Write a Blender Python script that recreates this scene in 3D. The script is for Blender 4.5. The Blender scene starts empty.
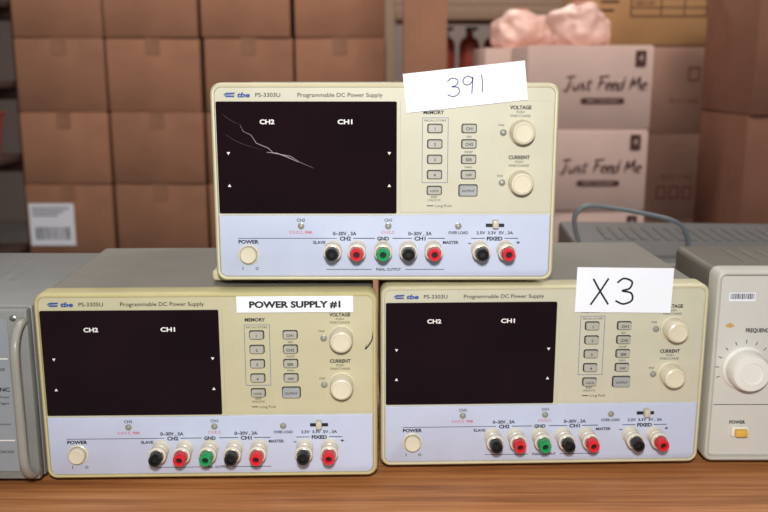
import bpy, bmesh, math, random
from mathutils import Matrix, Vector, noise
random.seed(4)
S=bpy.context.scene
S.view_settings.view_transform='Standard'
COL=S.collection
D=0.684; H=0.326; PITCH=12.0

def lin(c):
    o=[]
    for v in c:
        v/=255.0
        o.append(v/12.92 if v<=0.04045 else ((v+0.055)/1.055)**2.4)
    return (o[0],o[1],o[2],1.0)

def mat(name,rgb,rough=0.5,metal=0.0,var=0.06,scale=40,bump=0.0,bscale=400,spec=0.5,coat=0.0,stretch=(1,1,1),rand=0.0,trans=0):
    m=bpy.data.materials.new(name); m.use_nodes=True
    nt=m.node_tree; b=nt.nodes['Principled BSDF']
    b.inputs['Roughness'].default_value=rough
    b.inputs['Metallic'].default_value=metal
    b.inputs['Specular IOR Level'].default_value=spec
    b.inputs['Coat Weight'].default_value=coat
    tc=nt.nodes.new('ShaderNodeTexCoord'); mp=nt.nodes.new('ShaderNodeMapping')
    mp.inputs['Scale'].default_value=stretch
    nt.links.new(tc.outputs['Object'],mp.inputs['Vector'])
    nz=nt.nodes.new('ShaderNodeTexNoise'); nz.inputs['Scale'].default_value=scale; nz.inputs['Detail'].default_value=4
    nt.links.new(mp.outputs['Vector'],nz.inputs['Vector'])
    cr=nt.nodes.new('ShaderNodeValToRGB')
    L=lin(rgb)
    cr.color_ramp.elements[0].position=0.3; cr.color_ramp.elements[1].position=0.7
    cr.color_ramp.elements[0].color=tuple(max(0,x*(1-var)) for x in L[:3])+(1,)
    cr.color_ramp.elements[1].color=tuple(min(1,x*(1+var)) for x in L[:3])+(1,)
    nt.links.new(nz.outputs['Fac'],cr.inputs['Fac'])
    out=cr.outputs['Color']
    if rand>0:
        oi=nt.nodes.new('ShaderNodeObjectInfo'); mr=nt.nodes.new('ShaderNodeMapRange')
        mr.inputs['To Min'].default_value=1-rand; mr.inputs['To Max'].default_value=1+rand
        nt.links.new(oi.outputs['Random'],mr.inputs['Value'])
        hs=nt.nodes.new('ShaderNodeHueSaturation')
        nt.links.new(out,hs.inputs['Color']); nt.links.new(mr.outputs['Result'],hs.inputs['Value'])
        out=hs.outputs['Color']
    nt.links.new(out,b.inputs['Base Color'])
    if bump>0:
        n2=nt.nodes.new('ShaderNodeTexNoise'); n2.inputs['Scale'].default_value=bscale
        bp=nt.nodes.new('ShaderNodeBump'); bp.inputs['Strength'].default_value=bump; bp.inputs['Distance'].default_value=0.001
        nt.links.new(mp.outputs['Vector'],n2.inputs['Vector'])
        nt.links.new(n2.outputs['Fac'],bp.inputs['Height']); nt.links.new(bp.outputs['Normal'],b.inputs['Normal'])
    return m

def wood(name,c1,c2,c3,rough=0.42):
    m=bpy.data.materials.new(name); m.use_nodes=True
    nt=m.node_tree; b=nt.nodes['Principled BSDF']; b.inputs['Roughness'].default_value=rough
    tc=nt.nodes.new('ShaderNodeTexCoord'); mp=nt.nodes.new('ShaderNodeMapping')
    mp.inputs['Scale'].default_value=(1.6,45,45)
    nt.links.new(tc.outputs['Object'],mp.inputs['Vector'])
    nz=nt.nodes.new('ShaderNodeTexNoise'); nz.inputs['Scale'].default_value=3.0; nz.inputs['Detail'].default_value=8; nz.inputs['Roughness'].default_value=0.65; nz.inputs['Distortion'].default_value=0.4
    nt.links.new(mp.outputs['Vector'],nz.inputs['Vector'])
    cr=nt.nodes.new('ShaderNodeValToRGB'); e=cr.color_ramp.elements
    e[0].position=0.32; e[0].color=lin(c1); e[1].position=0.7; e[1].color=lin(c3)
    x=e.new(0.5); x.color=lin(c2)
    nt.links.new(nz.outputs['Fac'],cr.inputs['Fac']); nt.links.new(cr.outputs['Color'],b.inputs['Base Color'])
    bp=nt.nodes.new('ShaderNodeBump'); bp.inputs['Strength'].default_value=0.15; bp.inputs['Distance'].default_value=0.0006
    nt.links.new(nz.outputs['Fac'],bp.inputs['Height']); nt.links.new(bp.outputs['Normal'],b.inputs['Normal'])
    return m

M={}
M['bezel']=mat('aged_beige_plastic',(200,193,160),0.40,bump=0.12,bscale=900,var=0.04)
M['bezel_y']=mat('yellowed_plastic',(190,180,130),0.40,bump=0.12,bscale=900,var=0.05)
M['face']=mat('beige_face',(194,190,168),0.46,var=0.03)
M['face_y']=mat('beige_face_yellowed',(190,183,150),0.46,var=0.03)
M['blue']=mat('pale_blue_panel',(188,196,218),0.40,var=0.03)
M['case']=mat('painted_steel_cover',(134,130,120),0.5,bump=0.3,bscale=1200,var=0.05)
M['screen']=mat('smoked_display_window',(21,5,11),0.06,var=0.3,spec=0.28,scale=12)
M['knob']=mat('cream_knob',(214,206,180),0.28,var=0.04)
M['button']=mat('grey_button',(170,168,156),0.42)
M['outbutton']=mat('grey_output_button',(156,158,158),0.42)
M['dark']=mat('dark_print',(16,18,26),0.6)
M['printblue']=mat('blue_print',(40,74,148),0.6)
M['printred']=mat('red_print',(190,40,45),0.6)
M['printwhite']=mat('white_print',(232,230,224),0.6)
M['black']=mat('black_plastic',(16,16,18),0.25)
M['hole']=mat('socket_dark',(6,6,6),0.7)
M['red']=mat('red_plastic',(214,34,46),0.25)
M['green']=mat('green_plastic',(20,150,84),0.25)
M['collar']=mat('ivory_collar',(220,212,192),0.25)
M['metal']=mat('nickel',(196,192,184),0.25,metal=1.0)
M['rubber']=mat('grey_rubber',(70,68,64),0.8)
M['paper']=mat('white_paper',(234,237,244),0.7,var=0.015)
M['inkblue']=mat('blue_ink',(60,66,120),0.6)
M['ink']=mat('black_marker',(18,18,22),0.6)
M['scratch']=mat('scratch_mark',(150,132,136),0.6)
M['scratchdim']=mat('fine_scratch',(72,52,60),0.6)
M['led']=mat('unlit_lens',(150,150,140),0.25)
M['switch']=mat('grey_beige_slider',(196,188,166),0.4)
M['wood']=wood('laminate_wood',(134,82,46),(172,112,64),(198,140,90),0.5)
M['card']=mat('kraft_cardboard',(154,108,82),0.85,var=0.1,scale=9,rand=0.10)
M['card2']=mat('kraft_cardboard_dark',(130,88,68),0.85,var=0.1,scale=9,rand=0.08)
M['card3']=mat('kraft_cardboard_light',(172,134,116),0.85,var=0.08,scale=9,rand=0.08)
M['card4']=mat('kraft_cardboard_yellow',(172,130,86),0.85,var=0.08,scale=9,rand=0.05)
M['cardpink']=mat('printed_pale_cardboard',(214,184,172),0.8,var=0.04,scale=9)
M['tape']=mat('packing_tape',(150,106,80),0.5,var=0.08)
M['pink']=mat('pink_wrap',(236,194,180),0.4,var=0.06,scale=14,bump=0.7,bscale=30)
M['kprint']=mat('carton_print',(84,48,44),0.8)
M['kred']=mat('carton_red_print',(134,70,58),0.8)
M['kgold']=mat('gold_print',(196,150,84),0.8)
M['greysteel']=mat('grey_painted_steel',(124,125,122),0.45,bump=0.15,bscale=900)
M['greydark']=mat('dark_grey_painted_steel',(94,94,92),0.5,bump=0.15,bscale=900)
M['greypanel']=mat('grey_panel',(140,145,150),0.5,var=0.04)
M['gen']=mat('light_grey_plastic',(190,187,176),0.45,var=0.03,bump=0.1,bscale=900)
M['gencase']=mat('taupe_steel_cover',(112,108,98),0.5,var=0.03,bump=0.1,bscale=900)
M['genface']=mat('light_face',(202,200,192),0.5,var=0.02)
M['white']=mat('white_knob_plastic',(226,224,214),0.4,var=0.02)
M['amber']=mat('amber_button',(224,178,76),0.4)
M['handle']=mat('blue_grey_plastic',(108,116,122),0.4)
M['handlegrey']=mat('beige_grey_handle',(146,143,134),0.35)
M['pallet']=wood('pallet_wood',(120,92,62),(150,120,84),(170,140,104))
M['rack']=mat('rack_steel',(160,130,106),0.5)
M['rackred']=mat('rack_red',(150,60,46),0.5)
M['rackdark']=mat('rack_dark_brown',(70,44,38),0.6)
M['teal']=mat('teal_bin',(60,130,150),0.5)
M['floor']=mat('concrete',(104,98,92),0.8,var=0.15,scale=3,bump=0.3,bscale=60)
M['wall']=mat('painted_wall',(128,114,108),0.85,var=0.06,scale=2)

def link(name,me,parent=None,loc=(0,0,0),rot=(0,0,0),mats=None):
    o=bpy.data.objects.new(name,me); COL.objects.link(o)
    o.location=loc; o.rotation_euler=rot
    if parent: o.parent=parent
    if mats:
        for m in mats: me.materials.append(m)
    return o
def empty(name,loc,rot=(0,0,0)):
    o=bpy.data.objects.new(name,None); COL.objects.link(o); o.location=loc; o.rotation_euler=rot; o.empty_display_size=0.03
    return o
def tag(o,label,cat,group=None):
    o['label']=label; o['category']=cat
    if group: o['group']=group
def smooth(me,ang=35):
    for p in me.polygons: p.use_smooth=True
    try: me.set_sharp_from_angle(angle=math.radians(ang))
    except Exception: pass
def bm_box(bm,c,s,bev=0,seg=2,mi=0):
    r=bmesh.ops.create_cube(bm,size=1.0); vs=r['verts']
    for v in vs: v.co=Vector((c[0]+v.co.x*s[0],c[1]+v.co.y*s[1],c[2]+v.co.z*s[2]))
    fs=set(f for v in vs for f in v.link_faces)
    for f in fs: f.material_index=mi
    if bev>0:
        es=list(set(e for v in vs for e in v.link_edges))
        r=bmesh.ops.bevel(bm,geom=es,offset=bev,segments=seg,profile=0.5,affect='EDGES')
        for f in r['faces']: f.material_index=mi
def fin(bm,name,nrm=True):
    if nrm: bmesh.ops.recalc_face_normals(bm,faces=bm.faces[:])
    me=bpy.data.meshes.new(name); bm.to_mesh(me); bm.free(); smooth(me); return me
def box(name,c,s,m,parent=None,bev=0.001,seg=2,loc=(0,0,0),rot=(0,0,0)):
    bm=bmesh.new(); bm_box(bm,c,s,bev,seg)
    return link(name,fin(bm,name),parent,loc,rot,[m])
def rrect(w,h,r,n=6,cx=0,cz=0):
    pts=[]
    for (sx,sz,a0) in ((1,1,0),(-1,1,90),(-1,-1,180),(1,-1,270)):
        for i in range(n+1):
            a=math.radians(a0+90*i/n)
            pts.append((cx+sx*(w/2-r)+r*math.cos(a),cz+sz*(h/2-r)+r*math.sin(a)))
    return pts
def loops(bm,rings,cap0=True,cap1=True,mi=0,close=True):
    R=[[bm.verts.new(p) for p in ring] for ring in rings]
    n=len(R[0])
    for a,b in zip(R[:-1],R[1:]):
        for i in range(n if close else n-1):
            j=(i+1)%n
            f=bm.faces.new((a[i],a[j],b[j],b[i])); f.material_index=mi
    if cap0: f=bm.faces.new(R[0][::-1]); f.material_index=mi
    if cap1: f=bm.faces.new(R[-1]); f.material_index=mi
    return R
def lathe(bm,prof,cx=0,cz=0,seg=32,flute=None,mi=0,y0=0,cap0=True,cap1=True):
    rings=[]
    for k,(r,o) in enumerate(prof):
        ring=[]
        for i in range(seg):
            a=2*math.pi*i/seg
            rr=r
            if flute and k in flute[1]: rr=r*(1-flute[0]*(i%2))
            ring.append((cx+rr*math.cos(a),y0-o,cz+rr*math.sin(a)))
        rings.append(ring)
    loops(bm,rings,cap0,cap1,mi)
def plate(name,w,h,r,y0,th,m,parent,cx=0,cz=0,bev=0.0004,loc=(0,0,0)):
    bm=bmesh.new()
    rings=[[(x,y0,z) for x,z in rrect(w,h,r,6,cx,cz)],[(x,y0-th+bev,z) for x,z in rrect(w,h,r,6,cx,cz)],
           [(x,y0-th,z) for x,z in rrect(w-2*bev,h-2*bev,max(r-bev,0.0001),6,cx,cz)]]
    loops(bm,rings)
    return link(name,fin(bm,name),parent,loc,(0,0,0),[m])

# -------- lettering --------
_tc={}
def text_geo(s,bold=0.0,shear=0.0):
    k=(s,bold,shear)
    if k in _tc: return _tc[k]
    cu=bpy.data.curves.new('t','FONT'); cu.body=s; cu.size=1.0; cu.offset=bold; cu.shear=shear; cu.resolution_u=3
    o=bpy.data.objects.new('t',cu); COL.objects.link(o)
    me=bpy.data.meshes.new_from_object(o)
    vs=[v.co.copy() for v in me.vertices]; fs=[tuple(p.vertices) for p in me.polygons]
    bpy.data.objects.remove(o); bpy.data.meshes.remove(me); bpy.data.curves.remove(cu)
    x0=min(v.x for v in vs);x1=max(v.x for v in vs);y0=min(v.y for v in vs);y1=max(v.y for v in vs)
    _tc[k]=(vs,fs,x0,x1,y0,y1); return _tc[k]
SCRIPT={'J':([[(0.5,1),(0.46,0.4),(0.3,-0.1),(0.02,0.05)],[(0.15,0.96),(0.8,1.04)]],.8),
'u':([[(0,0.5),(0,0.15),(0.15,0),(0.35,0.15),(0.42,0.5)],[(0.42,0.52),(0.4,0.2),(0.46,0)]],.56),
's':([[(0.34,0.45),(0.1,0.52),(0.08,0.32),(0.3,0.2),(0.25,0.0),(0,0.05)]],.44),
't':([[(0.22,0.88),(0.15,0.2),(0.2,0),(0.36,0.05)],[(0,0.55),(0.4,0.6)]],.5),
' ':([],.36),
'F':([[(0.22,1),(0.16,0.5),(0.08,-0.04)],[(0.0,0.96),(0.75,1.05)],[(0.15,0.52),(0.52,0.58)]],.66),
'e':([[(0.05,0.25),(0.35,0.32),(0.28,0.52),(0.08,0.42),(0.03,0.15),(0.18,0),(0.42,0.1)]],.45),
'd':([[(0.35,0.42),(0.15,0.5),(0,0.25),(0.12,0),(0.32,0.12),(0.42,0.5)],[(0.48,1.05),(0.4,0.3),(0.46,0)]],.58),
'M':([[(0,-0.03),(0.08,0.5),(0.14,1)],[(0.14,1),(0.22,0.6),(0.36,0.28)],[(0.36,0.28),(0.5,0.7),(0.68,1.04)],[(0.68,1.04),(0.7,0.5),(0.8,-0.03)]],.92)}
class Print:
    def __init__(s,y): s.v=[];s.f=[];s.m=[];s.mats=[];s.y=y
    def mi(s,m):
        if m not in s.mats: s.mats.append(m)
        return s.mats.index(m)
    def text(s,st,cx,cz,h,m,w=None,bold=0.0,shear=0.0,rot=0,y=None):
        vs,fs,x0,x1,y0,y1=text_geo(st,bold,shear)
        sc=h/0.70; sx=sc if w is None else w/(x1-x0)
        b=len(s.v); yy=s.y if y is None else y
        ca,sa=math.cos(rot),math.sin(rot)
        for v in vs:
            px=(v.x-(x0+x1)/2)*sx; pz=(v.y-0.35)*sc
            s.v.append((cx+px*ca-pz*sa,yy,cz+px*sa+pz*ca))
        k=s.mi(m)
        for f in fs: s.f.append(tuple(i+b for i in f)); s.m.append(k)
    def rect(s,x0,x1,z0,z1,m,y=None):
        yy=s.y if y is None else y; b=len(s.v)
        s.v+=[(x0,yy,z0),(x1,yy,z0),(x1,yy,z1),(x0,yy,z1)]; s.f.append((b,b+1,b+2,b+3)); s.m.append(s.mi(m))
    def poly(s,pts,m,y=None):
        yy=s.y if y is None else y; b=len(s.v)
        s.v+=[(x,yy,z) for x,z in pts]; s.f.append(tuple(range(b,b+len(pts)))); s.m.append(s.mi(m))
    def frame(s,x0,x1,z0,z1,t,m):
        s.rect(x0,x1,z1-t,z1,m); s.rect(x0,x1,z0,z0+t,m); s.rect(x0,x0+t,z0,z1,m); s.rect(x1-t,x1,z0,z1,m)
    def stroke(s,pts,w,m,y=None,sm=True,taper=False):
        P=[Vector(p) for p in pts]
        if sm and len(P)>2:
            Q=[]
            E=[P[0]*2-P[1]]+P+[P[-1]*2-P[-2]]
            for i in range(1,len(E)-2):
                for k in range(8):
                    t=k/8; a,b_,c,d=E[i-1],E[i],E[i+1],E[i+2]
                    Q.append(0.5*((2*b_)+(c-a)*t+(2*a-5*b_+4*c-d)*t*t+(-a+3*b_-3*c+d)*t**3))
            Q.append(P[-1]); P=Q
        yy=s.y if y is None else y; b=len(s.v); k=s.mi(m); n=len(P)
        for i,p in enumerate(P):
            d=(P[min(i+1,n-1)]-P[max(i-1,0)]); 
            if d.length<1e-9: d=Vector((1,0))
            d.normalize(); nn=Vector((-d.y,d.x))*w/2
            if taper: nn*=max(0.3 if taper==2 else 0.15,math.sin(math.pi*(i+0.5)/n))
            s.v+=[(p.x+nn.x,yy,p.y+nn.y),(p.x-nn.x,yy,p.y-nn.y)]
        for i in range(n-1):
            s.f.append((b+2*i,b+2*i+1,b+2*i+3,b+2*i+2)); s.m.append(k)
    def script(s,st,cx,cz,w,m,pen):
        tot=sum(SCRIPT[c][1] for c in st); em=w/tot; x=cx-w/2
        k=0
        for c in st:
            for ln in SCRIPT[c][0]:
                k+=1
                s.stroke([(x+(a+b*0.16)*em,cz+(b-0.5)*em) for a,b in ln],pen,m,y=s.y-0.00002*k,taper=2)
            x+=SCRIPT[c][1]*em
    def make(s,name,parent,loc=(0,0,0),rot=(0,0,0)):
        me=bpy.data.meshes.new(name); me.from_pydata(s.v,[],s.f)
        for p,k in zip(me.polygons,s.m): p.material_index=k
        bm=bmesh.new(); bm.from_mesh(me)
        bm.normal_update()
        fl=[f for f in bm.faces if f.normal.y>0]
        if fl: bmesh.ops.reverse_faces(bm,faces=fl)
        bm.to_mesh(me); bm.free()
        return link(name,me,parent,loc,rot,s.mats)

mm=0.001
# ================= POWER SUPPLY =================
W=0.259; HB=0.150; DEP=0.185
def power_supply(loc,rz,feet,model,bez,face,label,volts):
    R=empty('power_supply',loc,(0,0,math.radians(rz)))
    tag(R,label,'power supply','programmable bench power supplies')
    zc=feet+HB/2
    Z=lambda t: feet+HB-t*mm
    bm=bmesh.new()
    w,h=W-5*mm,HB-5*mm
    prof=lambda d:[(x,d,z) for x,z in rrect(w,h,4*mm,5,0,zc)]
    loops(bm,[prof(0.012),prof(DEP-0.002),[(x,DEP,z) for x,z in rrect(w-4*mm,h-4*mm,3*mm,5,0,zc)]])
    for sx in (-1,1):
        for i in range(10):
            bm_box(bm,(sx*(w/2),0.085+i*0.008,zc-0.01),(0.0016,0.003,0.05),0.0004,1)
    link('metal_cover',fin(bm,'metal_cover'),R,mats=[M['case']])
    bm=bmesh.new()
    def ring(ins,y,r): return [(x,y,z) for x,z in rrect(W-2*ins,HB-2*ins,r,8,0,zc)]
    loops(bm,[ring(2.5*mm,0.020,6*mm),ring(0,0.018,8*mm),ring(0,0.0025,8*mm),ring(0.7*mm,0.0008,7.4*mm),ring(1.8*mm,0.0,6.5*mm),ring(3.0*mm,0.0002,5.5*mm),ring(3.4*mm,0.0016,5.2*mm)],True,False)
    link('front_bezel',fin(bm,'front_bezel'),R,mats=[bez])
    plate('control_panel',W-6.8*mm,HB-6.8*mm,5.2*mm,0.003,0.0014,face,R,0,zc,0.0001)
    plate('keypad_field',114*mm,84*mm,2*mm,0.0018,0.0006,face,R,68.5*mm,Z(55),0.0003)
    bm=bmesh.new()
    def bp(ins,y):
        pts=[]
        zt=Z(98.5)-ins; zb=Z(146.3)+ins; hw=125.8*mm-ins; r=5*mm
        pts.append((hw,y,zt)); 
        for i in range(1,9): 
            x=hw-(2*hw)*i/8
            pts.append((x,y,zt-(0.6*mm if x<10*mm else 0)))
        for i in range(7):
            a=math.radians(180+90*i/6); pts.append((-hw+r+r*math.cos(a),y,zb+r+r*math.sin(a)))
        for i in range(7):
            a=math.radians(270+90*i/6); pts.append((hw-r+r*math.cos(a),y,zb+r+r*math.sin(a)))
        return pts
    loops(bm,[bp(0,0.0025),bp(0,0.0006),bp(0.0005,0.0002)])
    link('terminal_panel',fin(bm,'terminal_panel'),R,mats=[M['blue']])
    scr=plate('display_window',134.5*mm,84*mm,1.2*mm,0.0025,0.0023,M['screen'],R,-58.2*mm,Z(55.6),0.0005)
    d=M['dark']; pw=M['printwhite']
    P=Print(0.00105)
    zz=Z(8.8)
    P.poly([(-119.5*mm,zz),(-117.5*mm,zz+1.5*mm),(-110.5*mm,zz+1.7*mm),(-111.5*mm,zz+0.4*mm),(-116.5*mm,zz+0.1*mm)],M['printblue'])
    P.poly([(-119*mm,zz-0.4*mm),(-116.5*mm,zz-0.4*mm),(-110.8*mm,zz-0.5*mm),(-111.8*mm,zz-1.7*mm),(-117.3*mm,zz-1.7*mm)],M['printblue'])
    P.text('tbe',-104.5*mm,zz,3.4*mm,M['printblue'],w=9.5*mm,bold=0.04,shear=0.2)
    P.text(model,-86.5*mm,zz,3.0*mm,d,w=18.5*mm,bold=0.005)
    P.text('Programmable DC Power Supply',-33*mm,zz,3.0*mm,d,w=63*mm,bold=0.005)
    P.make('header_lettering',R)
    P=Print(0.00012)
    P.text('CH2',-87.5*mm,Z(28.5),3.3*mm,pw,w=11*mm,bold=0.03)
    P.text('CH1',-29.5*mm,Z(28.5),3.3*mm,pw,w=11*mm,bold=0.03)
    for x in (-117,3.5):
        P.poly([((x-1.3)*mm,Z(51)),((x+1.3)*mm,Z(51)),(x*mm,Z(53.2))],pw)
        P.poly([((x-1.3)*mm,Z(77.2)),((x+1.3)*mm,Z(77.2)),(x*mm,Z(75))],pw)
    P.make('display_lettering',scr)
    P=Print(0.00105)
    P.text('MEMORY',36.5*mm,Z(21.6),2.6*mm,d,w=15.5*mm,bold=0.035)
    P.text('VOLTAGE',101*mm,Z(18.0),2.7*mm,d,w=16*mm,bold=0.035)
    P.text('PUSH',101*mm,Z(21.4),1.8*mm,d); P.text('FINE/COARSE',101*mm,Z(24.2),1.8*mm,d,w=15*mm)
    P.text('CURRENT',101*mm,Z(55.0),2.7*mm,d,w=16*mm,bold=0.035)
    P.text('PUSH',101*mm,Z(58.4),1.8*mm,d); P.text('FINE/COARSE',101*mm,Z(61.2),1.8*mm,d,w=15*mm)
    P.text('FINE',87*mm,Z(31),1.6*mm,d); P.text('FINE',87*mm,Z(69),1.6*mm,d)
    y4=[33.5,45,56.5,68]
    P.frame(28*mm,47.5*mm,Z(74.3),Z(25.5),0.35*mm,M['printblue'])
    P.text('RECALL/STORE',37.7*mm,Z(27.6),1.5*mm,d,w=16*mm)
    P.text('SER/',63*mm,Z(39.6),1.6*mm,d); P.text('INDEP',63*mm,Z(51),1.6*mm,d); P.text('PARA',63*mm,Z(62.4),1.6*mm,d); P.text('BEEP',37.5*mm,Z(85),1.7*mm,d); P.text('UNLOCK',37.5*mm,Z(87.4),1.7*mm,d)
    P.rect(32*mm,37*mm,Z(92.1),Z(91.4),d); P.text('Long Push',44.5*mm,Z(91.7),2.0*mm,d,w=12.5*mm)
    P.make('keypad_lettering',R)
    P=Print(0.00008)
    def T(s,x,t,h,m=d,w=None,b=0.0): P.text(s,x*mm,Z(t),h*mm,m,w=(w*mm if w else None),bold=b)
    def bar(a,b_,t,th=0.6): P.rect(a*mm,b_*mm,Z(t+th/2),Z(t-th/2),d)
    T('CH2',-63.7,102.6,2.3,b=0.02); T('CH1',2.7,102.6,2.3,b=0.02)
    T('C.V./C.C.',-67.2,112.0,2.1,M['printred'],10.5,0.01); T('PAR.',-57.6,112.0,2.1,M['printred'],b=0.02)
    T('C.V./C.C.',2.7,112.0,2.1,M['printred'],10.5,0.01)
    T('OVER LOAD',56,112.3,2.2,d,15,0.025)
    T('2.5V  3.3V  5V , 3A',84,112.4,2.3,d,28,0.03)
    T(volts,-30.5,113.0,2.7,d,18,0.03); T('0~30V , 3A',27,113.0,2.7,d,18,0.03)
    P.make('indicator_lettering',R)
    P=Print(0.00008)
    bar(-112,-36.5,116.7,0.45); T('CH2',-30,116.9,2.9,d,8.6,0.04); bar(-24,-7.5,116.7)
    T('GND',-1.2,116.9,2.8,d,9,0.04)
    bar(6,21,116.7); T('CH1',27,116.9,2.9,d,8.6,0.04); bar(33,46,116.7)
    bar(66,76.5,116.7); T('FIXED',84,116.9,2.8,d,12,0.045); bar(91.5,102,116.7)
    T('SLAVE',-50,119.9,2.3,d,9.5,0.03); T('MASTER',50.5,119.9,2.3,d,12,0.03)
    T('-',65,120.2,2.8,d,2.6,0.04); T('+',102,120.0,2.8,d,2.8,0.04)
    T('POWER',-104,119.4,2.7,d,15.5,0.04)
    P.make('terminal_lettering',R)
    P=Print(0.00008)
    bar(-45,-10,141.0,0.45); T('PARA. OUTPUT',3,141.0,2.1,d,19,0.02); bar(16,46,141.0,0.45)
    P.make('output_lettering',R)
    P=Print(0.00008); T('I',-109,140.3,2.4,b=0.03); T('O',-98,140.3,2.2,b=0.02); P.make('power_mark',R)
    def button(cx,t,w_,h_,m,txt):
        bm=bmesh.new(); y0=0.0012
        loops(bm,[[(x,y0,z) for x,z in rrect(w_+1.4*mm,h_+1.4*mm,1.6*mm,4,cx*mm,Z(t))],[(x,y0-0.0004,z) for x,z in rrect(w_+1.2*mm,h_+1.2*mm,1.5*mm,4,cx*mm,Z(t))]],mi=1)
        loops(bm,[[(x,y0-0.0003,z) for x,z in rrect(w_,h_,1.3*mm,4,cx*mm,Z(t))],[(x,y0-0.0024,z) for x,z in rrect(w_,h_,1.3*mm,4,cx*mm,Z(t))],[(x,y0-0.003,z) for x,z in rrect(w_-1.1*mm,h_-1.1*mm,0.8*mm,4,cx*mm,Z(t))]])
        o=link('push_button',fin(bm,'push_button'),R,mats=[m,d])
        Q=Print(y0-0.00306); Q.text(txt,cx*mm,Z(t),2.2*mm if len(txt)<4 else 1.7*mm,d,bold=0.02); Q.make('button_lettering',o)
    for i,t in enumerate(y4):
        button(37.5,t,10.2*mm,5.8*mm,M['button'],str(i+1))
        button(63,t,10.2*mm,5.8*mm,M['button'],['CH1','CH2','SER','DISP'][i])
    button(37.5,80,10.2*mm,5.8*mm,M['button'],'LOCK'); button(63,80,13.2*mm,8.0*mm,M['outbutton'],'OUTPUT')
    for t in (36,73.5):
        bm=bmesh.new()
        lathe(bm,[(10.0*mm,0),(10.0*mm,1.2*mm),(9.2*mm,1.8*mm),(9.0*mm,3*mm),(8.7*mm,12*mm),(8.0*mm,13.6*mm),(6.6*mm,14.2*mm),(6.2*mm,13.6*mm),(0.5*mm,13.4*mm)],102.0*mm,Z(t),60,(0.035,(3,4,5)),0,0.0012)
        link('control_knob',fin(bm,'control_knob'),R,mats=[M['knob']])
        bm=bmesh.new(); lathe(bm,[(2.6*mm,0),(2.6*mm,0.8*mm),(2.0*mm,1.0*mm),(2.0*mm,0.4*mm),(1.5*mm,1.3*mm),(0.4*mm,1.7*mm)],88.5*mm,Z(t+0.5),20,None,0,0.0012)
        link('indicator_light',fin(bm,'indicator_light'),R,mats=[M['led']])
    for x in (-63.7,2.7,56):
        bm=bmesh.new(); lathe(bm,[(2.6*mm,0),(2.6*mm,0.7*mm),(1.9*mm,0.9*mm),(1.8*mm,0.3*mm),(1.5*mm,1.0*mm),(0.4*mm,1.5*mm)],x*mm,Z(107.2),20,None,0,0.0004)
        link('indicator_light',fin(bm,'indicator_light'),R,mats=[M['led']])
    bm=bmesh.new()
    bm_box(bm,(84*mm,0.0,Z(106.6)),(14*mm,0.0012,2.6*mm),0.0003,1,1)
    bm_box(bm,(84*mm,-0.0032,Z(105.0)),(4.4*mm,0.0066,6.2*mm),0.0009,2,0)
    link('slide_switch',fin(bm,'slide_switch'),R,mats=[M['switch'],M['dark']])
    bm=bmesh.new(); lathe(bm,[(8.0*mm,0),(8.0*mm,1.2*mm),(7.2*mm,1.7*mm),(6.9*mm,1.5*mm),(6.8*mm,0.9*mm)],-104*mm,Z(129.3),40,None,0,0.0004,True,False)
    lathe(bm,[(6.3*mm,0.6*mm),(6.3*mm,5.2*mm),(5.5*mm,6.2*mm),(3*mm,6.0*mm),(0.5*mm,5.9*mm)],-104*mm,Z(129.3),40,None,0,0.0004)
    link('power_button',fin(bm,'power_button'),R,mats=[M['knob']])
    for x,c in ((-39.3,'black'),(-20.9,'red'),(-1.2,'green'),(17.8,'black'),(37.0,'red'),(72.6,'black'),(92,'red')):
        bm=bmesh.new()
        lathe(bm,[(6.8*mm,0),(6.8*mm,1.5*mm),(6.3*mm,2.2*mm),(6.2*mm,9.0*mm),(5.4*mm,9.4*mm),(5.4*mm,10.6*mm),(6.6*mm,11.0*mm),(6.7*mm,15*mm),(5.9*mm,15.8*mm),(2*mm,15.8*mm)],x*mm,Z(124.8),36,None,0,0.0004)
        o=link('binding_post',fin(bm,'binding_post'),R,mats=[M['collar']])
        bm=bmesh.new()
        lathe(bm,[(5.5*mm,15.6*mm),(5.5*mm,16.4*mm),(5.0*mm,16.6*mm)],x*mm,Z(124.8),36,None,2,0.0004,True,False)
        lathe(bm,[(4.9*mm,16.4*mm),(4.9*mm,24.0*mm),(4.3*mm,24.9*mm),(2.6*mm,24.9*mm),(2.3*mm,24.3*mm),(2.3*mm,17*mm)],x*mm,Z(124.8),36,(0.08,(0,1)),0,0.0004,True,False)
        lathe(bm,[(2.25*mm,16.5*mm),(2.25*mm,22.6*mm)],x*mm,Z(124.8),20,None,1,0.0004)
        link('terminal_cap',fin(bm,'terminal_cap'),o,mats=[M[c],M['hole'],M['metal']])
    for sx in (-1,1):
        for yy in (0.03,DEP-0.03):
            bm=bmesh.new(); r=bmesh.ops.create_cone(bm,cap_ends=True,segments=20,radius1=8*mm,radius2=9*mm,depth=feet+1.5*mm)
            for v in bm.verts: v.co+=Vector((sx*0.1,yy,(feet+1.5*mm)/2))
            link('foot',fin(bm,'foot'),R,mats=[M['rubber']])
    return R,Z

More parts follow.
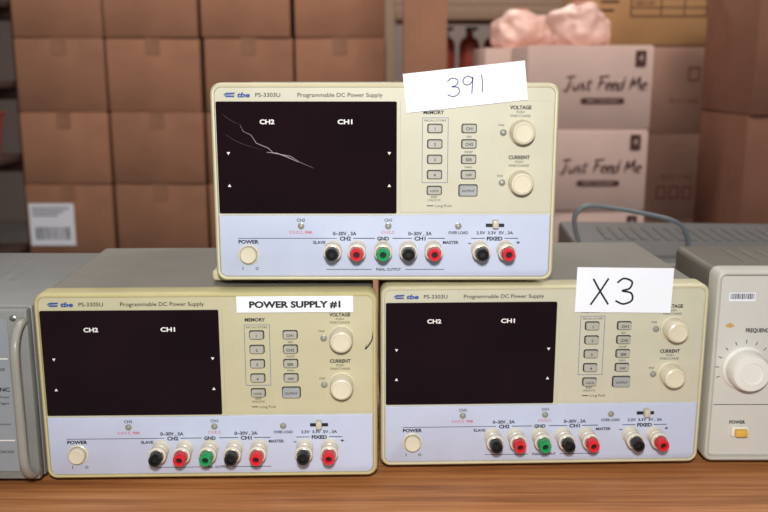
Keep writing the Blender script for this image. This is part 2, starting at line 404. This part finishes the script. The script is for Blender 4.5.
FL=0.008
psL,ZL=power_supply((-0.1346,-0.027,0),1.4,FL,'PS-3305U',M['bezel_y'],M['face_y'],'yellowed beige power supply tagged with printed label, standing on wooden bench','0~30V , 5A')
psR,ZR=power_supply((0.1268,-0.003,0),1.8,FL,'PS-3303U',M['bezel'],M['face'],'beige power supply with X3 card, standing on wooden bench','0~30V , 3A')
psT,ZT=power_supply((0.0005,-0.009,FL+HB),0.0,0.005,'PS-3303U',M['bezel'],M['face'],'beige power supply with scratched display stacked on two others','0~30V , 3A')
bm=bmesh.new(); bm_box(bm,(-0.128,0.034,0.0045),(0.018,0.030,0.009),0.003,3)
link('foot',fin(bm,'foot'),psT,mats=[M['bezel']])
scr=[o for o in psT.children if o.name.startswith('display_window')][0]
P=Print(0.0001)
sc=lambda X,Y:((X-384.5)/1.34*mm, ZT((Y-82.6)/1.34))
P.stroke([sc(240,123),sc(243,130),sc(251,134),sc(256,142),sc(268,147),sc(273,152),sc(290,155),sc(299,161),sc(313,167)],0.5*mm,M['scratch'],taper=True,sm=False)
P.stroke([sc(266,151),sc(276,152),sc(285,155),sc(298,161)],0.8*mm,M['scratch'],taper=True,sm=False,y=0.00008)
P.stroke([sc(222,112),sc(229,118),sc(240,124)],0.25*mm,M['scratchdim'],taper=True)
P.stroke([sc(222,131),sc(238,141),sc(262,149)],0.22*mm,M['scratchdim'],taper=True)
P.make('display_scratch',scr)
P=Print(0.0009)
P.stroke([(126.2*mm,ZL(30)),(125.2*mm,ZL(38)),(120.5*mm,ZL(45)),(121.5*mm,ZL(41))],1.0*mm,M['ink'],y=-0.0003,taper=True)
P.make('pen_mark',psL)

def tag_card(name,ps,cx,cz,w,h,rot,yoff,label,curl=0.0):
    bm=bmesh.new(); n=12
    fr=[];
    for (yy) in (0.0,0.0004):
        g=[]
        for j in range(5):
            row=[]
            for i in range(n+1):
                x=-w/2+w*i/n; z=-h/2+h*j/4
                row.append(bm.verts.new((x,yy,z)))
            g.append(row)
        fr.append(g)
    for g in fr:
        for j in range(4):
            for i in range(n): bm.faces.new((g[j][i],g[j][i+1],g[j+1][i+1],g[j+1][i]))
    a,b=fr
    def side(p,q): 
        for k in range(len(p)-1): bm.faces.new((p[k],p[k+1],q[k+1],q[k]))
    side(a[0],b[0]); side(a[-1],b[-1]); side([r[0] for r in a],[r[0] for r in b]); side([r[-1] for r in a],[r[-1] for r in b])
    mw=Matrix.LocRotScale(ps.location,ps.rotation_euler,None)
    p=mw@Vector((cx,yoff,cz))
    o=link(name,fin(bm,name),None,p,(0,rot,ps.rotation_euler.z),[M['paper']])
    tag(o,label,'paper tag')
    return o
c1=tag_card('paper_tag',psT,59.5*mm,ZT(3.0),90*mm,28.5*mm,-math.radians(6.2),-0.0006,'white paper slip handwritten 391, leaning on stacked power supply')
P=Print(-0.0002)
def cs(pts,ox,oz,s): return [((x)*s+ox,(z)*s+oz) for x,z in pts]
three=[(0,8),(3,9.8),(6.5,8.2),(5.5,5.4),(2.5,4.6),(6.2,3.8),(6.6,0.6),(3,-1.4),(-0.6,0.2)]
nine=[(6.5,8),(4,9.8),(0.8,8.2),(1.0,5.4),(4,4.6),(6.4,7),(6.6,8.8),(6.0,4),(5.2,-1)]
one=[(0,9.8),(0.2,4),(-0.4,-1)]
P.stroke(cs(three,-13*mm,-4.4*mm,1.2*mm),0.8*mm,M['inkblue'])
P.stroke(cs(nine,-2*mm,-4.2*mm,1.2*mm),0.8*mm,M['inkblue'])
P.stroke(cs(one,12.5*mm,-4*mm,1.2*mm),0.8*mm,M['inkblue'])
P.make('handwriting',c1)
c2=tag_card('paper_tag',psR,61*mm,ZR(4.4),76*mm,36*mm,math.radians(1.0),-0.0006,'white paper slip marked X3 in black marker, on power supply front')
P=Print(-0.0002)
P.stroke([(-25*mm,9*mm),(-19*mm,-1*mm),(-12*mm,-11.5*mm)],1.5*mm,M['ink'])
P.stroke([(-13*mm,9.5*mm),(-18.5*mm,0*mm),(-26*mm,-12*mm)],1.5*mm,M['ink'])
P.stroke([(-6*mm,6*mm),(-1*mm,9.5*mm),(5.5*mm,7*mm),(4*mm,1.6*mm),(-1.5*mm,-0.4*mm),(5.5*mm,-2.2*mm),(6.5*mm,-8*mm),(0,-11*mm),(-6.5*mm,-8.5*mm)],1.5*mm,M['ink'])
P.make('handwriting',c2)
c3=tag_card('printed_label',psL,67.2*mm,ZL(9.2),88*mm,12.6*mm,0,-0.0006,'white printed label strip stuck on power supply front')
c3['category']='label'
P=Print(-0.0002); P.text('POWER SUPPLY #1',0,0,4.8*mm,M['ink'],w=69*mm,bold=0.045); P.make('lettering',c3)

# ================= FUNCTION GENERATOR =================
GX=0.392
G=empty('function_generator',(GX,0.004,0)); tag(G,'light grey function generator with large white dial on wooden bench','test instrument')
gw,gh,gd=0.260,0.161,0.112; gz=0.007+gh/2
bm=bmesh.new()
def gr(ins,y,r,z=gz): return [(x,y,zz) for x,zz in rrect(gw-2*ins,gh-2*ins,r,6,0,z)]
loops(bm,[gr(2*mm,0.02,5*mm),gr(0,0.018,7*mm),gr(0,0.004,7*mm),gr(1*mm,0.001,6.4*mm),gr(2.4*mm,0,5.4*mm),gr(3.6*mm,0.0004,4.6*mm),gr(4.4*mm,0.004,4*mm)],True,True)
link('front_bezel',fin(bm,'front_bezel'),G,mats=[M['gen']])
bm=bmesh.new(); loops(bm,[gr(2.5*mm,0.015,5*mm),gr(2.5*mm,gd-0.003,5*mm),gr(4.5*mm,gd,4*mm)])
for i in range(14): bm_box(bm,(-0.09+i*0.014,gd*0.6,gz+gh/2-2.5*mm),(0.006,0.05,0.0014),0.0004,1)
link('metal_cover',fin(bm,'metal_cover'),G,mats=[M['gencase']])
plate('face_panel',gw-10*mm,gh-10*mm,3*mm,0.005,0.002,M['genface'],G,0,gz,0.0003)
def gx(xw): return xw-GX
gy=0.003
P=Print(0.0028)
P.rect(gx(0.2735),gx(0.2945),0.1425,0.1495,M['paper'])
P.y=0.0026
x=gx(0.2745)
while x<gx(0.2935):
    ww=random.choice((0.0003,0.0005,0.0008)); P.rect(x,x+ww,0.1442,0.1488,M['ink']); x+=ww+random.choice((0.0003,0.0005))
P.make('barcode_sticker',G)
P=Print(0.0027)
P.text('FREQUENCY',gx(0.2995),0.1185,3.2*mm,M['dark'],w=21*mm,bold=0.03)
P.text('POWER',gx(0.2885),0.0405,2.8*mm,M['dark'],w=13*mm,bold=0.03)
P.poly([(gx(0.272),0.122),(gx(0.276),0.125),(gx(0.280),0.122),(gx(0.276),0.1205)],M['kgold'])
dcx,dcz=gx(0.2905),0.087
for i in range(11):
    a=math.radians(200-22*i)
    P.stroke([(dcx+0.0205*math.cos(a),dcz+0.0205*math.sin(a)),(dcx+0.0235*math.cos(a),dcz+0.0235*math.sin(a))],0.0006,M['dark'],sm=False)
P.rect(gx(0.268),gx(0.50),0.0555,0.056,M['dark'])
P.text('MHz',gx(0.335),0.03,2.4*mm,M['dark'])
P.make('panel_lettering',G)
bm=bmesh.new(); lathe(bm,[(18.5*mm,0),(18.5*mm,2*mm),(17.5*mm,3*mm),(16.5*mm,4*mm),(15.5*mm,14*mm),(14*mm,16*mm),(9*mm,16.3*mm),(8.5*mm,15.4*mm),(0.5*mm,15.3*mm)],dcx,dcz,72,(0.02,(3,4)),0,gy)
link('frequency_dial',fin(bm,'frequency_dial'),G,mats=[M['white']])
for xx in (0.35,0.40,0.45):
    bm=bmesh.new(); lathe(bm,[(8*mm,0),(8*mm,2*mm),(7*mm,3*mm),(6.5*mm,12*mm),(5*mm,13*mm),(0.5*mm,13*mm)],gx(xx),0.08,40,(0.03,(2,3)),0,gy)
    link('control_knob',fin(bm,'control_knob'),G,mats=[M['white']])
bm=bmesh.new(); bm_box(bm,(gx(0.2905),gy-0.001,0.033),(14*mm,0.004,8.4*mm),0.0008,2,1); bm_box(bm,(gx(0.2905),gy-0.0045,0.033),(9.5*mm,0.006,5.6*mm),0.0008,2,0)
link('power_button',fin(bm,'power_button'),G,mats=[M['amber'],M['white']])
for sx in (-1,1):
    for yy in (0.03,gd-0.03):
        box('foot',(sx*0.105,yy,0.0045),(0.018,0.018,0.009),M['rubber'],G,0.0015)

# ================= LEFT INSTRUMENT =================
A=empty('bench_analyzer',(-0.4345,-0.031,0)); tag(A,'grey steel rack style instrument with beige-grey front handle on bench','test instrument')
aw,ah,ad=0.334,0.139,0.205; az=0.008+ah/2
bm=bmesh.new(); bm_box(bm,(0,ad/2+0.004,az),(aw,ad-0.008,ah),0.002,2)
for i in range(18): bm_box(bm,(-0.12+i*0.014,ad*0.62,az+ah/2),(0.005,0.08,0.0012),0.0004,1)
link('steel_case',fin(bm,'steel_case'),A,mats=[M['greysteel']])
xr=aw/2
bm=bmesh.new(); bm_box(bm,(0,0.004,az),(aw-0.002,0.010,ah-0.002),0.0015,2)
link('front_frame',fin(bm,'front_frame'),A,mats=[M['greysteel']])
plate('front_panel',aw-0.032,ah-0.016,0.001,0.0,0.0022,M['greypanel'],A,0,az,0.0005)
for zz in (az+0.062,az-0.062):
    for sx in (-1,1):
        bm=bmesh.new(); lathe(bm,[(2.4*mm,0),(2.4*mm,0.8*mm),(1.6*mm,1.3*mm),(0.3*mm,1.3*mm)],sx*(xr-0.0115),zz,16,None,0,-0.0008)
        link('screw',fin(bm,'screw'),A,mats=[M['metal']])
P=Print(-0.0024)
P.rect(-xr+0.02,xr-0.0175,az+0.030,az+0.031,M['white'])
P.rect(-xr+0.02,xr-0.0175,az-0.036,az-0.035,M['white'])
P.text('FREQUENCY SYNC',xr-0.041,az+0.006,3.0*mm,M['dark'],w=46*mm,bold=0.03)
P.text('level and slope',xr-0.031,az+0.000,1.8*mm,M['dark'],w=24*mm)
P.text('source of trigger',xr-0.031,az-0.005,1.8*mm,M['dark'],w=24*mm)
P.text('external sensor',xr-0.031,az-0.022,1.8*mm,M['dark'],w=24*mm)
P.text('SOURCE',xr-0.026,az+0.022,2.0*mm,M['dark'],bold=0.02)
P.text('RECORDER',xr-0.028,az-0.045,2.2*mm,M['dark'],w=18*mm)
P.make('panel_lettering',A)
for i in range(3):
    bm=bmesh.new(); lathe(bm,[(9*mm,0),(9*mm,3*mm),(7*mm,4*mm),(6.5*mm,13*mm),(5*mm,14*mm),(0.5*mm,14*mm)],xr-0.08-i*0.07,az-0.034,40,(0.04,(2,3)),0,-0.002)
    link('control_knob',fin(bm,'control_knob'),A,mats=[M['black']])
def sweep(name,pts,wx,th,mtl,parent,axis='x',seg=10):
    P_=[Vector(p) for p in pts]
    E=[P_[0]*2-P_[1]]+P_+[P_[-1]*2-P_[-2]]; Q=[]
    for i in range(1,len(E)-2):
        for k in range(8):
            t=k/8; a,b_,c,d=E[i-1],E[i],E[i+1],E[i+2]
            Q.append(0.5*((2*b_)+(c-a)*t+(2*a-5*b_+4*c-d)*t*t+(-a+3*b_-3*c+d)*t**3))
    Q.append(P_[-1]); bm=bmesh.new(); rings=[]
    for i,p in enumerate(Q):
        d=(Q[min(i+1,len(Q)-1)]-Q[max(i-1,0)]).normalized(); n=Vector((-d[1],d[0]))
        ring=[]
        for u,v in rrect(wx,th,min(wx,th)*0.4,3):
            q=p+n*v
            ring.append((u,q[0],q[1]) if axis=='x' else (q[0],u,q[1]) if axis=='y' else (q[0],q[1],u))
        rings.append(ring)
    loops(bm,rings); return link(name,fin(bm,name),parent,mats=[mtl])
for sx in (1,-1):
    h_=sweep('carrying_handle',[(0.0,az+0.060),(-0.010,az+0.058),(-0.018,az+0.051),(-0.022,az+0.038),(-0.022,az),(-0.022,az-0.040),(-0.018,az-0.053),(-0.010,az-0.060),(0.0,az-0.062)],0.0065,0.006,M['handlegrey'],A)
    h_.location=(sx*(xr-0.0038),0,0)
for sx in (-1,1):
    for yy in (0.03,ad-0.03): box('foot',(sx*0.13,yy,0.0045),(0.02,0.02,0.009),M['rubber'],A,0.0015)

# ================= INSTRUMENT BEHIND =================
B=empty('portable_oscilloscope',(0.42,0.335,0),(0,0,math.radians(-4))); tag(B,'grey portable instrument lying flat with folding blue-grey bail handle','test instrument')
bm=bmesh.new(); bm_box(bm,(0,0.15,0.052),(0.36,0.30,0.090),0.006,3)
for i in range(16): bm_box(bm,(-0.13+i*0.016,0.20,0.0975),(0.008,0.09,0.002),0.0006,1)
link('case',fin(bm,'case'),B,mats=[M['greydark']])
bm=bmesh.new(); bm_box(bm,(0,-0.003,0.052),(0.37,0.014,0.096),0.004,3); link('front_bezel',fin(bm,'front_bezel'),B,mats=[M['greysteel']])
o=sweep('bail_handle',[(-0.178,0.085),(-0.190,0.122),(-0.186,0.141),(-0.165,0.147),(-0.10,0.137),(-0.066,0.127),(-0.053,0.110),(-0.051,0.085)],0.011,0.005,M['handle'],B,'y')
o.location=(0,0.06,0.010)
for sx in (-1,1):
    for yy in (0.03,0.27): box('foot',(sx*0.12,yy,0.004),(0.02,0.02,0.008),M['rubber'],B,0.0015)

# ================= BENCH =================
FLZ=-0.93
T=empty('workbench',(0,0.30,FLZ)); tag(T,'long wooden laminate workbench holding the instruments','workbench')
bm=bmesh.new(); bm_box(bm,(0,0,-FLZ-0.019),(2.4,0.86,0.038),0.003,3); link('bench_top',fin(bm,'bench_top'),T,mats=[M['wood']])
for sx in (-1,1):
    for sy in (-1,1):
        box('leg',(sx*1.12,sy*0.37,(-FLZ-0.038)/2),(0.06,0.06,-FLZ-0.038),M['greysteel'],T,0.003)
for sy in (-1,1): box('apron',(0,sy*0.37,-FLZ-0.038-0.04),(2.18,0.025,0.08),M['greysteel'],T,0.002)

# ================= CARTONS =================
def carton_mesh(w,d,h):
    bm=bmesh.new(); fl=0.003
    bm_box(bm,(0,0,(h-fl)/2),(w,d,h-fl),0.004,2)
    for sy in (-1,1): bm_box(bm,(0,sy*(d/4),h-fl/2),(w-0.006,d/2-0.005,fl),0.0012,1)
    return fin(bm,'carton')
def fronttape_mesh(w,d,h):
    bm=bmesh.new(); tw=0.024; t=0.0008; y=-d/2
    pts=[(d/2,h),(y-t,h),(y-t,h-0.055),(y,h-0.055),(y,h-t),(d/2,h-t)]
    loops(bm,[[(-tw,a,b) for a,b in pts],[(tw,a,b) for a,b in pts]])
    return fin(bm,'packing_tape')
def stack(x0,w,L,d,zs,h,m,label,group,gap=0.0,jit=0.004,cat='cardboard box',tape=True):
    me=carton_mesh(w-gap,d,h); me.materials.append(m)
    tm=fronttape_mesh(w-gap,d,h); tm.materials.append(M['tape'])
    out=[]
    for z in zs:
        o=bpy.data.objects.new('cardboard_box',me); COL.objects.link(o)
        o.location=(x0+w/2+random.uniform(-jit,jit),L-D+d/2+random.uniform(0,jit*2),z); o.rotation_euler=(0,0,math.radians(random.uniform(-0.8,0.8)))
        tag(o,label,cat,group)
        if tape:
            t=bpy.data.objects.new('packing_tape',tm); COL.objects.link(t); t.parent=o
        out.append(o)
    return out
rows=[-0.78+0.2385*i for i in range(6)]
firstcol=None
for ci,(x0,w) in enumerate(((-1.208,0.298),(-0.908,0.312),(-0.594,0.296),(-0.290,0.300))):
    st=stack(x0,w,3.0,0.34,rows,0.238,M['card'],'plain brown cardboard box stacked on a wooden pallet','brown cartons stacked on pallets',gap=0.008)
    if ci==0: firstcol=st
lo=firstcol[2]
P=Print(-0.1722)
P.rect(-0.137,0.015,0.028,0.172,M['paper']); 
P.y=-0.1726
for i in range(3): P.rect(-0.127,0.0-0.02*i,0.154-0.012*i,0.158-0.012*i,M['dark'])
x=-0.12
while x<0.0:
    ww=random.choice((0.002,0.003,0.005)); P.rect(x,x+ww,0.048,0.092,M['ink']); x+=ww+random.choice((0.003,0.005))
P.make('shipping_label',lo)
lo['label']='brown cardboard box with white barcode shipping label, stacked on pallet'
def pallet(x0,w,L,d):
    R=empty('wooden_pallet',(x0+w/2,L-D+d/2,FLZ)); tag(R,'wooden shipping pallet under stacked cartons','pallet')
    n=7
    for i in range(n): box('deck_board',(0,-d/2+d*(i+0.5)/n,0.139),(w,d/n*0.75,0.022),M['pallet'],R,0.002)
    for sx in (-1,0,1): box('stringer',(sx*(w/2-0.03),0,0.075),(0.05,d,0.106),M['pallet'],R,0.002)
    for yy in (-1,0,1): box('bottom_board',(0,yy*(d/2-0.04),0.011),(w,0.07,0.022),M['pallet'],R,0.002)
pallet(-1.215,0.62,2.98,0.42); pallet(-0.594,0.608,2.98,0.42)

def jf_print(o,w,d):
    P=Print(-d/2-0.001); q=0.040
    P.script('Just Feed Me',q,0.120,0.222,M['kprint'],0.0058)
    P.poly([(x,z) for x,z in rrect(0.115,0.016,0.006,3,q-0.004,0.074)],M['kprint'])
    P.y=-d/2-0.0015
    P.text('PET FOOD',q-0.004,0.074,0.007,M['cardpink'],w=0.08)
    P.make('carton_lettering',o)
    P=Print(-d/2-0.001)
    P.poly([(x,z) for x,z in rrect(0.028,0.042,0.004,2,w/2-0.034,0.183)],M['kprint'])
    P.y=-d/2-0.0015
    P.text('4',w/2-0.034,0.185,0.018,M['cardpink'])
    P.make('carton_badge',o)
jh=0.2177
st=stack(0.373,0.33,2.4,0.33,[FLZ+jh*i for i in range(6)],jh-0.0005,M['cardpink'],'pale pinkish carton with dark script lettering, stacked','pale printed cartons',jit=0.003,tape=False)
for o in st[3:]: jf_print(o,0.33,0.33)
st2=stack(0.302,0.28,2.79,0.33,[FLZ+jh*i for i in range(6)],jh-0.0005,M['cardpink'],'pale pinkish carton, stacked column topped with a pink bag','pale printed cartons',jit=0.002,tape=False)
rh=0.2623
st=stack(0.60,0.385,2.78,0.36,[FLZ+rh*i for i in range(5)],rh-0.0005,M['card3'],'light brown cardboard carton with reddish printed symbols, stacked','brown printed cartons',jit=0.002,tape=False)
for k_,o in enumerate(st[2:]):
    P=Print(-0.1812)
    if k_!=2:
        for i in range(3): P.frame(0.05+0.04*i,0.08+0.04*i,0.06,0.10,0.004,M['kred'])
        P.text('40 X 1 KG',0.11,0.13,0.013,M['kred'],w=0.10)
    else:
        P.text('40 X 1 KG',0.12,0.10,0.012,M['kred'],w=0.09)
        P.frame(0.13,0.165,0.16,0.20,0.004,M['kred'])
    P.make('carton_lettering',o)
o=stack(0.60,0.385,2.78,0.36,[FLZ+rh*5],rh-0.0005,M['card4'],'yellow-tan cardboard carton with printed form grid, topmost in stack','brown printed cartons',jit=0.002,tape=False)[0]
P=Print(-0.1812)
P.frame(-0.06,0.17,0.085,0.165,0.0035,M['kprint'])
for i in range(2): P.rect(-0.06,0.17,0.111+0.027*i,0.1135+0.027*i,M['kprint'])
P.rect(0.03,0.033,0.085,0.165,M['kprint']); P.rect(0.10,0.103,0.085,0.165,M['kprint'])
P.text('PRODUCT OF',-0.015,0.15,0.010,M['kprint'],w=0.07)
P.text('KEEP DRY',-0.015,0.125,0.010,M['kprint'],w=0.06)
for i in range(3): P.rect(-0.15,-0.08-0.015*i,0.15-0.025*i,0.157-0.025*i,M['kprint'])
P.make('carton_lettering',o)
bh=0.3766
stack(0.925,0.52,2.3,0.36,[FLZ+bh*i for i in range(4)],bh-0.0005,M['card2'],'large plain dark brown cardboard box, stacked','large brown boxes',jit=0.002)
o=stack(0.06,0.135,2.85,0.14,[FLZ],1.62,M['card'],'tall narrow brown carton standing upright on the floor','tall cartons',jit=0)[0]
del o['group']
def bag(loc,sx,sy,sz,seed):
    bm=bmesh.new(); bmesh.ops.create_icosphere(bm,subdivisions=5,radius=1)
    for v in bm.verts:
        n=noise.noise(v.co*1.5+Vector((seed,0,0)))*0.26+noise.noise(v.co*3.4+Vector((0,seed,0)))*0.09
        c=v.co.copy()
        c=Vector([math.copysign(abs(q)**0.85,q) for q in c])*(1+n)
        c.z=max(c.z,-0.70)
        v.co=Vector((c.x*sx,c.y*sy,(c.z+0.70)*sz))
    o=link('wrapped_bag',fin(bm,'wrapped_bag'),None,loc,(0,0,seed*0.2),[M['pink']])
    bm=bmesh.new()
    lz=max(v.co.z for v in o.data.vertices)-0.014
    rings=[]
    for k,(r,z) in enumerate(((0.012,-0.004),(0.008,0.004),(0.014,0.010),(0.018,0.014))):
        rings.append([(r*(1+0.25*(i%2)*(k>1))*math.cos(i*math.pi/8),r*(1+0.25*(i%2)*(k>1))*math.sin(i*math.pi/8),z) for i in range(16)])
    loops(bm,rings)
    link('tied_end',fin(bm,'tied_end'),o,(0,0,lz),(0,0,0),[M['pink']])
    tag(o,'crumpled pink plastic wrapped bag on top of pale cartons','bag','pink bags on cartons'); return o
topz=FLZ+jh*6-0.0005
bag((0.44,2.79-D+0.16,topz),0.098,0.085,0.068,1.3)
bag((0.535,2.4-D+0.15,topz),0.074,0.080,0.068,2.9)

# ================= RACKS =================
def rack(x0,x1,L,d,shelves,top,label,postm,shm):
    R=empty('storage_rack',((x0+x1)/2,L-D+d/2,FLZ)); tag(R,label,'shelf')
    hw=(x1-x0)/2
    for sx in (-1,1):
        for sy in (-1,1): box('rack_post',(sx*(hw-0.025),sy*(d/2-0.025),(top-FLZ)/2),(0.05,0.05,top-FLZ),postm,R,0.003)
    for z in shelves:
        box('rack_shelf',(0,0,z-FLZ-0.015),(2*hw-0.102,d-0.01,0.03),shm,R,0.002)
        for sy in (-1,1): box('rack_beam',(0,sy*(d/2-0.01),z-FLZ-0.06),(2*hw-0.102,0.03,0.06),postm,R,0.002)
rack(0.0,1.9,4.3,0.55,[-0.55,-0.1,0.25,0.62],0.95,'tan steel storage rack with canisters',M['rack'],M['rack'])
rack(-3.2,-1.72,3.9,0.55,[-0.55,-0.1,0.25,0.62],0.95,'dark brown steel storage rack with bins',M['rackdark'],M['rackdark'])
def canister(loc,r,h,m,label):
    bm=bmesh.new()
    pr=[(r*0.95,0),(r,0.006),(r,h*0.72),(r*0.8,h*0.82),(r*0.35,h*0.88),(r*0.35,h)]
    loops(bm,[[(a*math.cos(i*math.pi/14),a*math.sin(i*math.pi/14),z) for i in range(28)] for a,z in pr])
    o=link('canister',fin(bm,'canister'),None,loc,(0,0,0),[m]); tag(o,label,'canister','red canisters on the rack')
    bm=bmesh.new(); bm_box(bm,(0.01,0,h+0.008),(0.06,0.02,0.016),0.003,2); link('cap',fin(bm,'cap'),o,mats=[M['black']])
for x in (0.30,0.42,0.54,0.66): canister((x,4.3-D+0.25,0.25),0.05,0.24,M['rackred'],'red metal canister standing on a tan rack shelf')
def bin_(loc,w,d,h,m,label):
    bm=bmesh.new()
    loops(bm,[[(x,y,0) for x,y in rrect(w*0.85,d*0.85,0.02,4)],[(x,y,h) for x,y in rrect(w,d,0.02,4)],[(x,y,h) for x,y in rrect(w-0.012,d-0.012,0.016,4)],[(x,y,0.01) for x,y in rrect(w*0.85-0.012,d*0.85-0.012,0.016,4)]])
    o=link('storage_bin',fin(bm,'storage_bin'),None,loc,(0,0,0),[m]); tag(o,label,'storage bin')
    bm=bmesh.new(); bm_box(bm,(0,0,h+0.006),(w+0.01,d+0.01,0.012),0.004,2); link('lid',fin(bm,'lid'),o,mats=[m])
bin_((-1.96,3.9-D+0.25,0.62),0.34,0.3,0.18,M['teal'],'teal plastic storage bin on rack shelf')
bin_((-1.96,3.9-D+0.25,0.25),0.34,0.3,0.2,M['black'],'dark plastic storage bin on rack shelf')
bin_((-1.96,3.9-D+0.25,-0.10),0.34,0.3,0.2,M['rackred'],'red plastic storage bin on rack shelf')

# ================= SHELL =================
def struct(name,c,s,m):
    o=box(name,(0,0,0),s,m,None,0,1,c); o['kind']='structure'; return o
struct('floor',(0,2.5,FLZ-0.05),(9,9.2,0.1),M['floor'])
struct('wall_back',(0,6.6,0.8),(9,0.1,3.45),M['wall'])
struct('wall_left',(-4.45,2.5,0.8),(0.1,8.1,3.45),M['wall'])
struct('wall_right',(4.45,2.5,0.8),(0.1,8.1,3.45),M['wall'])

# ================= LIGHT =================
w=bpy.data.worlds.new('World'); S.world=w; w.use_nodes=True
bg=w.node_tree.nodes['Background']; bg.inputs[0].default_value=(0.94,0.94,1.0,1); bg.inputs[1].default_value=0.27
def area(name,loc,tgt,size,energy,col,sy=None):
    l=bpy.data.lights.new(name,'AREA'); l.energy=energy; l.size=size; l.color=col
    if sy: l.shape='RECTANGLE'; l.size_y=sy
    o=bpy.data.objects.new(name,l); COL.objects.link(o); o.location=loc
    o.rotation_euler=(Vector(tgt)-Vector(loc)).to_track_quat('-Z','Y').to_euler(); return o
area('camera_flash',(0.0,-0.74,0.45),(0,0.1,0.10),0.05,7.0,(1,0.98,0.95))
area('ceiling_lamp',(-0.6,1.2,2.3),(-0.4,2.3,0),1.2,35,(1,0.93,0.87),0.3)
area('ceiling_lamp',(1.5,0.8,2.3),(0.9,2.0,0),1.2,34,(1,0.93,0.87),0.3)
area('ceiling_lamp',(0.3,4.6,2.2),(0.3,5.2,0),1.2,60,(1,0.95,0.9),0.3)

# ================= CAMERA =================
cd=bpy.data.cameras.new('Camera'); cam=bpy.data.objects.new('Camera',cd); COL.objects.link(cam)
cam.location=(0,-D,H); cam.rotation_euler=(math.radians(90-PITCH),0,0)
cd.sensor_width=36; cd.lens=900/768*36; cd.clip_start=0.02
cd.dof.use_dof=True; cd.dof.focus_distance=0.69; cd.dof.aperture_fstop=8.5
S.camera=cam
